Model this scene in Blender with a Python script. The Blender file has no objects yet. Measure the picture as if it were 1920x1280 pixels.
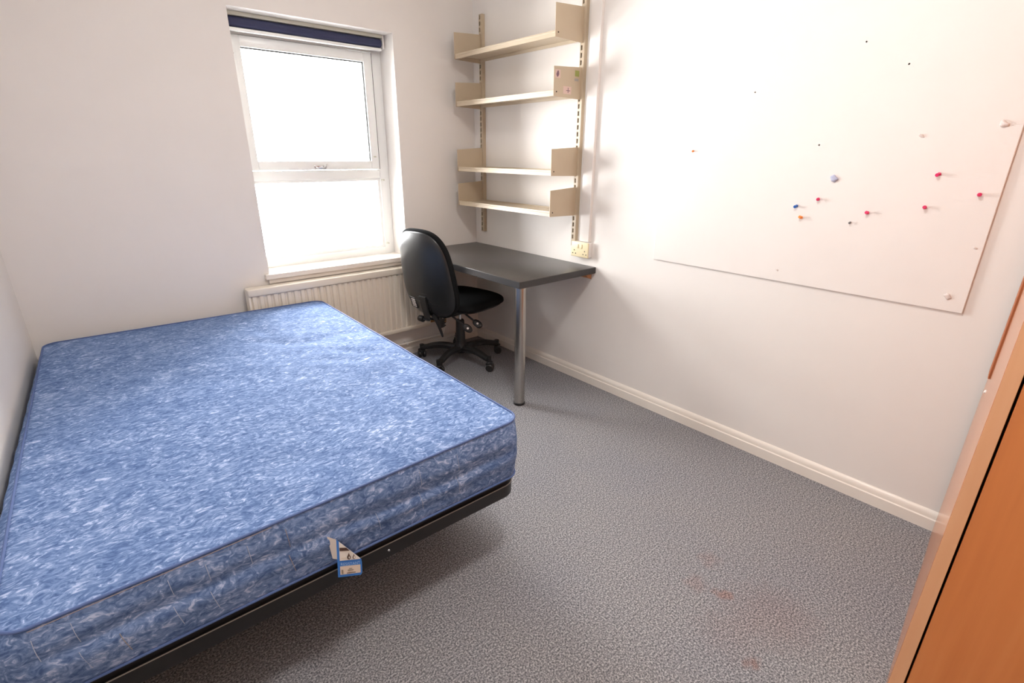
import bpy, bmesh, math, random
from mathutils import Vector, Matrix
random.seed(7)
PI = math.pi
sc = bpy.context.scene
col = sc.collection

# ------------------------------------------------------------------ camera
YAW, PITCH, ROLL, FPX = 0.7109, 0.3540, 0.0070, 947.27
fw = Vector((math.sin(YAW)*math.cos(PITCH), math.cos(YAW)*math.cos(PITCH), -math.sin(PITCH)))
rt = Vector((math.cos(YAW), -math.sin(YAW), 0))
up = rt.cross(fw)
rt2 = rt*math.cos(ROLL) + up*math.sin(ROLL)
up2 = up*math.cos(ROLL) - rt*math.sin(ROLL)
cd = bpy.data.cameras.new('camera')
cd.sensor_fit = 'HORIZONTAL'; cd.sensor_width = 36.0; cd.lens = 36.0*FPX/1920.0
cd.clip_start = 0.02; cd.clip_end = 200
cam = bpy.data.objects.new('camera', cd); col.objects.link(cam)
M = Matrix((rt2, up2, -fw)).transposed().to_4x4()
M.translation = Vector((-2.249, -3.0213, 1.3348))
cam.matrix_world = M
sc.camera = cam

# ------------------------------------------------------------------ world, exposure
SKY = 27.5
FILL_LAMP = 56.0
w = bpy.data.worlds.new('world'); sc.world = w; w.use_nodes = True
bg = w.node_tree.nodes['Background']
bg.inputs[0].default_value = (1.0, 1.0, 0.995, 1); bg.inputs[1].default_value = SKY
vs = sc.view_settings
vs.view_transform = 'Standard'; vs.look = 'None'; vs.gamma = 1.0; vs.use_curve_mapping = False
vs.exposure = 0.13
sc.display_settings.display_device = 'sRGB'
# daylight enters by the window: a sampling portal that gives no light itself
pl = bpy.data.lights.new('window_portal', 'AREA'); pl.shape = 'RECTANGLE'; pl.size = 0.95; pl.size_y = 1.40
pl.cycles.is_portal = True
po = bpy.data.objects.new('window_portal', pl); col.objects.link(po)
po.location = (-1.02, 0.252, 1.35); po.rotation_euler = (-PI/2, 0, 0)

# ------------------------------------------------------------------ materials
def srgb(r, g, b):
    f = lambda c: (c/255/12.92) if c/255 <= 0.04045 else ((c/255+0.055)/1.055)**2.4
    return (f(r), f(g), f(b), 1)
MATS = {}
def mat(name, colr, rough=0.5, metal=0.0, spec=0.5, coat=0.0):
    m = bpy.data.materials.new(name); m.use_nodes = True
    b = m.node_tree.nodes['Principled BSDF']
    b.inputs['Base Color'].default_value = colr
    b.inputs['Roughness'].default_value = rough
    b.inputs['Metallic'].default_value = metal
    b.inputs['Specular IOR Level'].default_value = spec
    b.inputs['Coat Weight'].default_value = coat
    MATS[name] = m
    return m
def nodes(m):
    nt = m.node_tree
    return nt, nt.nodes['Principled BSDF']
def tex(nt, kind, **kw):
    n = nt.nodes.new(kind)
    for k, v in kw.items():
        if k in n.inputs: n.inputs[k].default_value = v
        else: setattr(n, k, v)
    return n
def coords(nt, scale=(1, 1, 1), rot=(0, 0, 0), out='Object'):
    tc = nt.nodes.new('ShaderNodeTexCoord'); mp = nt.nodes.new('ShaderNodeMapping')
    mp.inputs['Scale'].default_value = scale; mp.inputs['Rotation'].default_value = rot
    nt.links.new(tc.outputs[out], mp.inputs['Vector'])
    return mp.outputs['Vector']
def ramp(nt, fac, stops):
    r = nt.nodes.new('ShaderNodeValToRGB'); e = r.color_ramp.elements
    while len(e) < len(stops): e.new(0.5)
    for i, (p, c) in enumerate(stops): e[i].position = p; e[i].color = c
    nt.links.new(fac, r.inputs['Fac'])
    return r.outputs['Color']
def bump(nt, b, height, strength, dist):
    bn = nt.nodes.new('ShaderNodeBump'); bn.inputs['Strength'].default_value = strength
    bn.inputs['Distance'].default_value = dist
    nt.links.new(height, bn.inputs['Height']); nt.links.new(bn.outputs['Normal'], b.inputs['Normal'])
def grainy(name, c1, c2, scale, rough, bs=0.0, bd=0.001, spec=0.5, detail=4, stretch=(1, 1, 1)):
    m = mat(name, c1, rough, spec=spec); nt, b = nodes(m)
    v = coords(nt, stretch)
    n = tex(nt, 'ShaderNodeTexNoise', Scale=scale, Detail=detail, Roughness=0.6)
    nt.links.new(v, n.inputs['Vector'])
    nt.links.new(ramp(nt, n.outputs['Fac'], [(0.3, c1), (0.7, c2)]), b.inputs['Base Color'])
    if bs: bump(nt, b, n.outputs['Fac'], bs, bd)
    return m

grainy('wall_paint', srgb(238, 233, 228), srgb(241, 236, 231), 3.0, 0.55, 0.0, spec=0.35)
nt, b = nodes(MATS['wall_paint'])
n = tex(nt, 'ShaderNodeTexNoise', Scale=60.0, Detail=5.0); nt.links.new(coords(nt), n.inputs['Vector'])
bump(nt, b, n.outputs['Fac'], 0.05, 0.004)
grainy('ceiling_paint', srgb(240, 236, 230), srgb(243, 240, 235), 2.0, 0.8, spec=0.2)
grainy('gloss_white', srgb(240, 232, 222), srgb(243, 236, 227), 4.0, 0.28)
grainy('board_paint', srgb(239, 233, 228), srgb(242, 236, 231), 4.0, 0.5, spec=0.35)
mat('upvc', srgb(247, 248, 246), 0.25)
mat('gasket', srgb(60, 62, 64), 0.7)
mat('radiator_white', srgb(238, 228, 212), 0.3)
mat('sill_white', srgb(240, 232, 222), 0.35)
mat('navy_fabric', srgb(60, 63, 92), 0.75, spec=0.3)
mat('blind_rail', srgb(205, 204, 190), 0.4)
grainy('beige_metal', srgb(192, 175, 150), srgb(197, 180, 155), 5.0, 0.42)
mat('slot_dark', srgb(44, 38, 32), 0.8)
mat('black_plastic', srgb(34, 34, 35), 0.42)
mat('black_shell', srgb(36, 37, 38), 0.30)
grainy('black_fabric', srgb(20, 21, 22), srgb(32, 33, 34), 420.0, 0.95, 0.4, 0.001, spec=0.15)
mat('chrome', srgb(215, 215, 218), 0.15, 1.0)
grainy('brushed_steel', srgb(176, 172, 166), srgb(196, 192, 186), 60.0, 0.27, spec=0.5, stretch=(1, 1, 0.03))
MATS['brushed_steel'].node_tree.nodes['Principled BSDF'].inputs['Metallic'].default_value = 1.0
mat('frame_black', srgb(30, 29, 30), 0.38)
mat('frame_highlight', srgb(150, 145, 135), 0.35)
grainy('desk_black', srgb(66, 63, 61), srgb(76, 73, 71), 120.0, 0.30, 0.06, 0.0006)
mat('desk_edge', srgb(52, 50, 50), 0.4)
mat('cream_plastic', srgb(236, 222, 184), 0.35)
mat('dark_hole', srgb(40, 36, 32), 0.8)
mat('white_plastic', srgb(242, 238, 234), 0.35)
mat('brass', srgb(176, 138, 92), 0.35, 0.8)
grainy('pine', srgb(206, 150, 104), srgb(188, 126, 82), 10.0, 0.5, stretch=(3, 1, 3))
mat('label_white', srgb(238, 234, 228), 0.6)
mat('label_back', srgb(214, 208, 204), 0.6)
mat('label_cream', srgb(226, 212, 198), 0.6)
mat('label_blue', srgb(60, 128, 214), 0.5)
mat('label_pale_blue', srgb(170, 205, 240), 0.5)
mat('label_brown', srgb(84, 62, 54), 0.6)
mat('label_grey', srgb(150, 140, 126), 0.6)
mat('thread', srgb(180, 188, 208), 0.8)
mat('thread_gold', srgb(165, 152, 142), 0.8)
mat('pin_pink', srgb(224, 50, 104), 0.3)
mat('pin_orange', srgb(244, 140, 60), 0.3)
mat('pin_blue', srgb(40, 96, 176), 0.3)
mat('pin_grey', srgb(120, 116, 116), 0.4)
mat('tack_blue', srgb(182, 185, 208), 0.7)
mat('tack_white', srgb(226, 214, 208), 0.7)
mat('sticker_purple', srgb(120, 92, 104), 0.5)
mat('sticker_pale', srgb(214, 186, 176), 0.5)
mat('sticker_green', srgb(158, 164, 92), 0.5)
mat('sticker_grey', srgb(168, 162, 158), 0.5)
mat('render_outside', srgb(200, 196, 188), 0.9)

# carpet
m = mat('carpet', srgb(120, 116, 117), 0.95, spec=0.1); nt, b = nodes(m)
v = coords(nt)
n1 = tex(nt, 'ShaderNodeTexNoise', Scale=190.0, Detail=2.0, Roughness=0.7); nt.links.new(v, n1.inputs['Vector'])
n2 = tex(nt, 'ShaderNodeTexNoise', Scale=2.2, Detail=3.0); nt.links.new(v, n2.inputs['Vector'])
c1 = ramp(nt, n1.outputs['Fac'], [(0.34, srgb(84, 86, 91)), (0.5, srgb(134, 134, 137)), (0.65, srgb(190, 189, 191))])
mx = nt.nodes.new('ShaderNodeMixRGB'); mx.blend_type = 'MULTIPLY'; mx.inputs[0].default_value = 1.0
nt.links.new(c1, mx.inputs[1])
nt.links.new(ramp(nt, n2.outputs['Fac'], [(0.3, (0.9, 0.9, 0.93, 1)), (0.7, (1, 0.98, 0.96, 1))]), mx.inputs[2])
prev = mx.outputs[0]
for (sx, sy, rad, amt) in ((-0.908, -2.52, 0.035, 0.8), (-1.071, -2.694, 0.03, 0.8), (-0.93, -2.44, 0.05, 0.35), (-0.86, -2.66, 0.16, 0.3), (-0.80, -2.42, 0.05, 0.35), (-1.02, -2.60, 0.12, 0.2)):
    ds = nt.nodes.new('ShaderNodeVectorMath'); ds.operation = 'DISTANCE'
    nz = tex(nt, 'ShaderNodeTexNoise', Scale=25.0); nt.links.new(v, nz.inputs['Vector'])
    av = nt.nodes.new('ShaderNodeVectorMath'); av.operation = 'MULTIPLY_ADD'
    av.inputs[1].default_value = (0.08, 0.08, 0); av.inputs[2].default_value = (-0.04, -0.04, 0)
    nt.links.new(nz.outputs['Color'], av.inputs[0])
    ad = nt.nodes.new('ShaderNodeVectorMath'); nt.links.new(v, ad.inputs[0]); nt.links.new(av.outputs[0], ad.inputs[1])
    nt.links.new(ad.outputs[0], ds.inputs[0]); ds.inputs[1].default_value = (sx, sy, 0)
    mr = nt.nodes.new('ShaderNodeMapRange'); mr.inputs[1].default_value = rad; mr.inputs[2].default_value = rad*0.3
    mr.inputs[3].default_value = 0; mr.inputs[4].default_value = amt; nt.links.new(ds.outputs['Value'], mr.inputs[0])
    m2 = nt.nodes.new('ShaderNodeMixRGB'); m2.blend_type = 'MULTIPLY'
    nt.links.new(mr.outputs[0], m2.inputs[0]); nt.links.new(prev, m2.inputs[1]); m2.inputs[2].default_value = (1.0, 0.70, 0.62, 1)
    prev = m2.outputs[0]
nt.links.new(prev, b.inputs['Base Color'])


# mattress ticking: blue with feathery paler strokes
m = mat('ticking', srgb(110, 140, 190), 0.8, spec=0.12); nt, b = nodes(m)
v = coords(nt)
nw = tex(nt, 'ShaderNodeTexNoise', Scale=9.0, Detail=2.0); nt.links.new(v, nw.inputs['Vector'])
mxv = nt.nodes.new('ShaderNodeVectorMath'); mxv.operation = 'MULTIPLY_ADD'
nt.links.new(nw.outputs['Color'], mxv.inputs[0]); mxv.inputs[1].default_value = (0.05, 0.05, 0.05); nt.links.new(v, mxv.inputs[2])
mp = nt.nodes.new('ShaderNodeMapping'); mp.inputs['Rotation'].default_value = (0, 0, 0.9); mp.inputs['Scale'].default_value = (1.0, 2.3, 1.6)
nt.links.new(mxv.outputs[0], mp.inputs['Vector'])
n1 = tex(nt, 'ShaderNodeTexNoise', Scale=42.0, Detail=4.0, Roughness=0.62, Distortion=1.2); nt.links.new(mp.outputs[0], n1.inputs['Vector'])
n2 = tex(nt, 'ShaderNodeTexNoise', Scale=9.0, Detail=3.0, Distortion=0.8); nt.links.new(v, n2.inputs['Vector'])
ad = nt.nodes.new('ShaderNodeMath'); ad.operation = 'MULTIPLY_ADD'; ad.inputs[1].default_value = 0.22
nt.links.new(n2.outputs['Fac'], ad.inputs[0]); nt.links.new(n1.outputs['Fac'], ad.inputs[2])
nt.links.new(ramp(nt, ad.outputs[0], [(0.44, srgb(76, 100, 146)), (0.56, srgb(100, 126, 172)), (0.68, srgb(130, 154, 198)), (0.80, srgb(190, 204, 234))]), b.inputs['Base Color'])
bump(nt, b, n1.outputs['Fac'], 0.10, 0.003)
mat('piping_blue', srgb(78, 100, 150), 0.6)

# beech laminate
def wood(name, c1, c2, c3, rough, axis):
    m = mat(name, c1, rough); nt, b = nodes(m)
    sc3 = {'z': (7, 7, 0.35), 'x': (0.35, 7, 7)}[axis]
    v = coords(nt, sc3)
    n1 = tex(nt, 'ShaderNodeTexNoise', Scale=2.2, Detail=6.0, Roughness=0.6, Distortion=0.35); nt.links.new(v, n1.inputs['Vector'])
    wv = tex(nt, 'ShaderNodeTexWave', Scale=1.6, Distortion=6.0, Detail=3.0); nt.links.new(v, wv.inputs['Vector'])
    ad = nt.nodes.new('ShaderNodeMath'); ad.operation = 'MULTIPLY_ADD'; ad.inputs[1].default_value = 0.22
    nt.links.new(wv.outputs['Fac'], ad.inputs[0]); nt.links.new(n1.outputs['Fac'], ad.inputs[2])
    nt.links.new(ramp(nt, ad.outputs[0], [(0.35, c1), (0.6, c2), (0.85, c3)]), b.inputs['Base Color'])
wood('beech_door', srgb(224, 134, 74), srgb(233, 145, 82), srgb(239, 156, 94), 0.35, 'z')
wood('beech_edge', srgb(244, 182, 136), srgb(248, 190, 144), srgb(250, 197, 152), 0.5, 'z')
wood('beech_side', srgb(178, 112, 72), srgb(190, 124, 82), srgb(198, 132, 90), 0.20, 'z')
wood('batten_wood', srgb(150, 82, 46), srgb(166, 94, 54), srgb(178, 104, 62), 0.6, 'z')
wood('door_oak', srgb(196, 150, 104), srgb(206, 160, 114), srgb(214, 170, 124), 0.4, 'z')

# glass that lets daylight through
m = bpy.data.materials.new('pane_glass'); m.use_nodes = True; nt = m.node_tree; nt.nodes.clear()
out = nt.nodes.new('ShaderNodeOutputMaterial'); tr = nt.nodes.new('ShaderNodeBsdfTransparent'); gl = nt.nodes.new('ShaderNodeBsdfGlossy')
gl.inputs['Roughness'].default_value = 0.02; fr = nt.nodes.new('ShaderNodeFresnel'); fr.inputs[0].default_value = 1.25
mx = nt.nodes.new('ShaderNodeMixShader'); nt.links.new(fr.outputs[0], mx.inputs[0]); nt.links.new(tr.outputs[0], mx.inputs[1]); nt.links.new(gl.outputs[0], mx.inputs[2])
nt.links.new(mx.outputs[0], out.inputs[0]); MATS['pane_glass'] = m
# diffuser of the added fill lamp
m = mat('fill_lamp_diffuser', (1, 1, 1, 1), 0.5); nt, b = nodes(m)
b.inputs['Emission Color'].default_value = (1.0, 0.97, 0.94, 1); b.inputs['Emission Strength'].default_value = FILL_LAMP

# ------------------------------------------------------------------ mesh helpers
class MB:
    def __init__(s): s.bm = bmesh.new()
    def box(s, x0, x1, y0, y1, z0, z1, bev=0.0, seg=2, M=None):
        vs_ = [s.bm.verts.new(p) for p in ((x0,y0,z0),(x1,y0,z0),(x1,y1,z0),(x0,y1,z0),(x0,y0,z1),(x1,y0,z1),(x1,y1,z1),(x0,y1,z1))]
        fs = [s.bm.faces.new([vs_[i] for i in f]) for f in ((3,2,1,0),(4,5,6,7),(0,1,5,4),(1,2,6,5),(2,3,7,6),(3,0,4,7))]
        if bev:
            es = list({e for f in fs for e in f.edges})
            r = bmesh.ops.bevel(s.bm, geom=es, offset=bev, segments=seg, affect='EDGES', profile=0.5)
            vs_ = list({v for f in r['faces'] for v in f.verts} | {v for v in vs_ if v.is_valid})
        if M is not None:
            for v in vs_: v.co = M @ v.co
        return s
    def tube(s, pts, r, n=10, closed=False, cap=True):
        pts = [Vector(p) for p in pts]; N = len(pts)
        rs = r if isinstance(r, (list, tuple)) else [r]*N
        rings = []; ref = None
        for i, p in enumerate(pts):
            if closed: t = pts[(i+1) % N] - pts[i-1]
            else: t = pts[min(i+1, N-1)] - pts[max(i-1, 0)]
            t.normalize()
            if ref is None:
                ref = Vector((0, 0, 1)) if abs(t.z) < 0.9 else Vector((1, 0, 0))
            a = ref - t*ref.dot(t); a.normalize(); ref = a; c = t.cross(a)
            rings.append([s.bm.verts.new(p + a*math.cos(k*2*PI/n)*rs[i] + c*math.sin(k*2*PI/n)*rs[i]) for k in range(n)])
        for i in range(N if closed else N-1):
            A = rings[i]; B = rings[(i+1) % N]
            for k in range(n): s.bm.faces.new((A[k], B[k], B[(k+1) % n], A[(k+1) % n]))
        if cap and not closed:
            s.bm.faces.new(rings[0]); s.bm.faces.new(rings[-1][::-1])
        return s
    def lathe(s, prof, n=24, M=None):
        rings = []
        for (r, z) in prof:
            ring = [s.bm.verts.new((r*math.cos(k*2*PI/n), r*math.sin(k*2*PI/n), z)) for k in range(n)]
            if M is not None:
                for v in ring: v.co = M @ v.co
            rings.append(ring)
        for A, B in zip(rings, rings[1:]):
            for k in range(n): s.bm.faces.new((A[k], A[(k+1) % n], B[(k+1) % n], B[k]))
        s.bm.faces.new(rings[0][::-1]); s.bm.faces.new(rings[-1])
        return s
    def sweep(s, pts, sizes, upv=(0, 0, 1), bev=0.3):
        """rectangular bar with softened corners: sizes = [(width, height)] per point"""
        pts = [Vector(p) for p in pts]; N = len(pts); upv = Vector(upv); rings = []
        for i, p in enumerate(pts):
            t = (pts[min(i+1, N-1)] - pts[max(i-1, 0)]).normalized()
            sd = t.cross(upv).normalized(); u = sd.cross(t).normalized()
            wd, ht = sizes[i]; a, c = wd/2, ht/2; k = bev*min(wd, ht)
            prof = [(a, -c+k), (a, c-k), (a-k, c), (-a+k, c), (-a, c-k), (-a, -c+k), (-a+k, -c), (a-k, -c)]
            rings.append([s.bm.verts.new(p + sd*x + u*y) for x, y in prof])
        for A, B in zip(rings, rings[1:]):
            for k in range(8): s.bm.faces.new((A[k], A[(k+1) % 8], B[(k+1) % 8], B[k]))
        s.bm.faces.new(rings[0][::-1]); s.bm.faces.new(rings[-1])
        return s
    def prism(s, poly, d, M=None):
        """poly in local xy, extruded by d in local z, then placed by M"""
        lo = [s.bm.verts.new((x, y, 0)) for x, y in poly]; hi = [s.bm.verts.new((x, y, d)) for x, y in poly]
        if M is not None:
            for v in lo+hi: v.co = M @ v.co
        s.bm.faces.new(lo[::-1]); s.bm.faces.new(hi); n = len(poly)
        for k in range(n): s.bm.faces.new((lo[k], lo[(k+1) % n], hi[(k+1) % n], hi[k]))
        return s
    def pad(s, hw, hh, n, fr, bk, nr=14, nt=64, bend=None, taper=0.0, ex=0.5):
        """cushion: superellipse outline in xy, fr thick to +z, bk to -z"""
        def ring(rr, z):
            o = []
            for k in range(nt):
                a = k*2*PI/nt; c, d = math.cos(a), math.sin(a)
                x = hw*math.copysign(abs(c)**(2/n), c)*rr; y = hh*math.copysign(abs(d)**(2/n), d)*rr
                x *= 1 + taper*(y/hh)
                p = Vector((x, y, z))
                if bend: p = bend(p)
                o.append(s.bm.verts.new(p))
            return o
        rs = [math.sin(PI/2*i/nr) for i in range(1, nr+1)]
        rings = [ring(r, fr*(1-r**4)**ex) for r in rs]
        rings += [ring(r, -bk*(1-r**4)**ex) for r in rs[:-1][::-1]]
        for A, B in zip(rings, rings[1:]):
            for k in range(nt): s.bm.faces.new((A[k], B[k], B[(k+1) % nt], A[(k+1) % nt]))
        s.bm.faces.new(rings[0]); s.bm.faces.new(rings[-1][::-1])
        return s
    def build(s, name, material, parent=None, smooth=35, loc=None, rot=None):
        bmesh.ops.recalc_face_normals(s.bm, faces=s.bm.faces)
        me = bpy.data.meshes.new(name); s.bm.to_mesh(me); s.bm.free()
        me.materials.append(MATS[material])
        if smooth:
            for p in me.polygons: p.use_smooth = True
            me.set_sharp_from_angle(angle=math.radians(smooth))
        o = bpy.data.objects.new(name, me); col.objects.link(o)
        if parent is not None: o.parent = parent
        if loc is not None: o.location = loc
        if rot is not None: o.rotation_euler = rot
        return o
def tag(o, label, cat, group=None):
    o['label'] = label; o['category'] = cat
    if group: o['group'] = group
    return o
def thing(name, label, cat, loc=(0, 0, 0), rz=0.0, group=None):
    o = bpy.data.objects.new(name, None); col.objects.link(o); o.empty_display_size = 0.1
    o.location = loc; o.rotation_euler = (0, 0, rz)
    return tag(o, label, cat, group)
def struct(o, label, cat):
    o['kind'] = 'structure'; o['label'] = label; o['category'] = cat
    return o
def copy_mesh(o, parent, loc=None, rot=None):
    c = o.copy(); col.objects.link(c); c.parent = parent
    if loc is not None: c.location = loc
    if rot is not None: c.rotation_euler = rot
    return c

# ------------------------------------------------------------------ room shell
H = 2.45; YN = -4.05; T = 0.25
WX0, WX1, WZ0, WZ1 = -1.459, -0.583, 0.68, 1.995          # window opening
LW = lambda y: -2.500 + 0.040*y                             # left wall, slightly out of square
floor = MB().box(-2.95, T, YN-0.2, T, -0.2, 0).build('floor', 'carpet', smooth=0)
struct(floor, 'grey speckled cut-pile carpet covering the whole floor', 'floor')
ceil = MB().box(-2.95, T, YN-0.2, T, H, H+0.2).build('ceiling', 'ceiling_paint', smooth=0)
struct(ceil, 'plain white painted ceiling above the room', 'ceiling')
b = MB()
b.box(-2.95, WX0, 0, T, 0, H); b.box(WX1, T, 0, T, 0, H)
b.box(WX0, WX1, 0, T, 0, WZ0); b.box(WX0, WX1, 0, T, WZ1, H)
struct(b.build('wall_back', 'wall_paint', smooth=0), 'warm white painted wall with the window in it', 'wall')
struct(MB().box(0, T, YN, 0, 0, H).build('wall_right', 'wall_paint', smooth=0), 'warm white painted wall behind the desk and shelves', 'wall')
b = MB(); b.prism([(LW(0), 0), (LW(YN), YN), (-2.95, YN), (-2.95, 0)], H)
struct(b.build('wall_left', 'wall_paint', smooth=0), 'off-white painted wall along the long side of the bed', 'wall')
DX0, DX1, DZ = -2.15, -1.37, 2.0
b = MB(); b.box(-2.95, DX0, YN-0.2, YN, 0, H); b.box(DX1, T, YN-0.2, YN, 0, H); b.box(DX0, DX1, YN-0.2, YN, DZ, H)
struct(b.build('wall_front', 'wall_paint', smooth=0), 'white painted wall with the room door opposite the window', 'wall')
d1 = bpy.data.objects.new('door_1', None); col.objects.link(d1); d1.location = ((DX0+DX1)/2, YN-0.05, 0)
struct(d1, 'flush wooden room door opposite the window', 'door')
hw = (DX1-DX0)/2
MB().box(-hw+0.03, hw-0.03, -0.045, 0, 0.005, DZ-0.03, 0.002).build('door_leaf', 'door_oak', d1)
b = MB(); b.box(-hw, -hw+0.028, -0.1, 0.05, 0, DZ); b.box(hw-0.028, hw, -0.1, 0.05, 0, DZ); b.box(-hw+0.028, hw-0.028, -0.1, 0.05, DZ-0.028, DZ)
b.build('door_frame', 'gloss_white', d1)
MB().tube([(0.27, 0, 1.0), (0.27, 0.05, 1.0), (0.25, 0.055, 1.0), (0.16, 0.055, 1.0)], 0.009).build('door_handle', 'chrome', d1)

def skirting(name, p0, p1, nrm, label):
    """moulded board between two floor points, thickness towards nrm"""
    p0 = Vector(p0); p1 = Vector(p1); nrm = Vector(nrm)
    prof = [(0, 0), (0.018, 0), (0.018, 0.046), (0.0125, 0.049), (0.0125, 0.058), (0.010, 0.068), (0.005, 0.076), (0, 0.078)]
    b = MB(); A = [b.bm.verts.new(p0 + nrm*t + Vector((0, 0, z))) for t, z in prof]; B = [b.bm.verts.new(p1 + nrm*t + Vector((0, 0, z))) for t, z in prof]
    for k in range(len(prof)): b.bm.faces.new((A[k], A[(k+1) % len(prof)], B[(k+1) % len(prof)], B[k]))
    b.bm.faces.new(A[::-1]); b.bm.faces.new(B)
    struct(b.build(name, 'gloss_white', smooth=50), label, 'skirting board')
skirting('baseboard_right', (0, 0, 0), (0, YN, 0), (-1, 0, 0), 'cream white skirting board below the pin board wall')
skirting('baseboard_back', (LW(0), 0, 0), (-0.018, 0, 0), (0, -1, 0), 'cream white skirting board below the radiator')
skirting('baseboard_left', (LW(-0.018), -0.018, 0), (LW(YN), YN, 0), (1, 0, 0), 'white skirting board along the wall beside the bed')

# ------------------------------------------------------------------ window
win = bpy.data.objects.new('window_1', None); col.objects.link(win); win.location = (0, 0, 0)
struct(win, 'white plastic framed window with an opening upper sash, glaringly bright', 'window')
FY0, FY1 = 0.168, 0.235
LJ, RJ = WX0+0.022, WX1-0.064
TZ0, TZ1 = 1.186, 1.250            # transom
b = MB()
b.box(WX0, LJ, FY0, FY1, WZ0, WZ1, 0.003); b.box(RJ, WX1, FY0, FY1, WZ0, WZ1, 0.003)
b.box(LJ, RJ, FY0, FY1, 1.907, WZ1, 0.003); b.box(LJ, RJ, FY0, FY1, WZ0, WZ0+0.06, 0.003)
b.box(LJ, RJ, FY0, FY1, TZ0, TZ1-0.012, 0.003)
b.build('window_frame', 'upvc', win)
# opening sash (upper)
sx0, sx1, sz0, sz1 = LJ+0.004, RJ-0.004, TZ1-0.008, 1.903
sash = bpy.data.objects.new('sash', None)
b = MB(); y0, y1 = FY0-0.012, FY0+0.045
b.box(sx0, sx0+0.052, y0, y1, sz0, sz1, 0.003); b.box(sx1-0.052, sx1, y0, y1, sz0, sz1, 0.003)
b.box(sx0+0.052, sx1-0.052, y0, y1, sz1-0.052, sz1, 0.003); b.box(sx0+0.052, sx1-0.052, y0, y1, sz0, sz0+0.05, 0.003)
sash = b.build('sash', 'upvc', win)
MB().box(sx0+0.048, sx1-0.048, y0+0.02, y0+0.026, sz0+0.046, sz1-0.048).build('pane', 'pane_glass', sash, smooth=0)
b = MB(); g = 0.003
b.box(sx0+0.052, sx1-0.052, y0+0.014, y0+0.020, sz1-0.058, sz1-0.0515); b.box(sx1-0.057, sx1-0.0515, y0+0.014, y0+0.020, sz0+0.05, sz1-0.056)
b.build('glazing_gasket', 'gasket', sash, smooth=0)
b = MB(); b.box(sx1, RJ+0.001, FY0-0.006, FY0+0.004, sz0, sz1); b.build('sash_seal', 'gasket', win, smooth=0)
xm = -1.045
b = MB(); b.box(xm-0.03, xm+0.03, y0-0.010, y0, sz0+0.008, sz0+0.026, 0.003)
b.tube([(xm-0.02, y0-0.012, sz0+0.016), (xm-0.005, y0-0.028, sz0+0.012), (xm+0.02, y0-0.034, sz0+0.010), (xm+0.036, y0-0.032, sz0+0.018), (xm+0.038, y0-0.028, sz0+0.032)], 0.005, 8)
b.build('handle', 'chrome', sash)
b = MB(); b.box(LJ-0.004, RJ+0.004, FY0+0.03, FY0+0.036, WZ0+0.055, TZ0+0.004); b.build('pane', 'pane_glass', win, smooth=0)
b = MB()
b.box(LJ, LJ+0.016, FY0+0.012, FY0+0.03, WZ0+0.06, TZ0); b.box(RJ-0.016, RJ, FY0+0.012, FY0+0.03, WZ0+0.06, TZ0)
b.box(LJ+0.016, RJ-0.016, FY0+0.012, FY0+0.03, WZ0+0.06, WZ0+0.076); b.box(LJ+0.016, RJ-0.016, FY0+0.012, FY0+0.03, TZ0-0.016, TZ0)
b.build('glazing_bead', 'upvc', win)
for (x, z) in ((RJ+0.012, TZ0-0.012), (RJ+0.012, WZ0+0.085), (sx1-0.03, sz0+0.075), (sx0+0.006, 1.815)):
    MB().box(x-0.008, x+0.008, FY0-0.022, FY0, z-0.004, z+0.004, 0.002).build('blind_cord_peg', 'blind_rail', win)
b = MB(); b.box(WX0-0.028, WX1+0.028, -0.030, 0.0, WZ0-0.014, WZ0+0.016, 0.006, 3); b.box(WX0+0.001, WX1-0.001, -0.001, FY0, WZ0-0.002, WZ0+0.016)
b.build('window_sill', 'sill_white', win)
MB().box(WX0-0.01, WX1+0.01, -0.014, 0.0, WZ0-0.040, WZ0-0.014, 0.003).build('sill_apron', 'sill_white', win)

# roller blind
bl = thing('roller_blind', 'navy roller blind rolled right up under the top of the window', 'blind', (-1.02, 0.118, 1.95))
wl = 0.418
MB().box(-wl, wl, -0.030, 0.030, 0.026, 0.0445, 0.003).build('head_rail', 'blind_rail', bl)
b = MB(); b.lathe([(0.0005, -wl+0.006), (0.021, -wl+0.006), (0.024, -wl+0.012), (0.024, wl-0.012), (0.021, wl-0.006), (0.0005, wl-0.006)], 24, Matrix.Translation((0, -0.006, 0.001)) @ Matrix.Rotation(PI/2, 4, 'Y'))
b.build('fabric_roll', 'navy_fabric', bl)
MB().box(-wl+0.004, wl-0.004, -0.020, 0.006, -0.040, -0.0245, 0.005, 3).build('bottom_bar', 'upvc', bl)
for s in (-1, 1):
    MB().box(min(s*wl, s*(wl+0.010)), max(s*wl, s*(wl+0.010)), -0.028, 0.026, -0.030, 0.0445, 0.002).build('end_bracket', 'white_plastic', bl)

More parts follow.
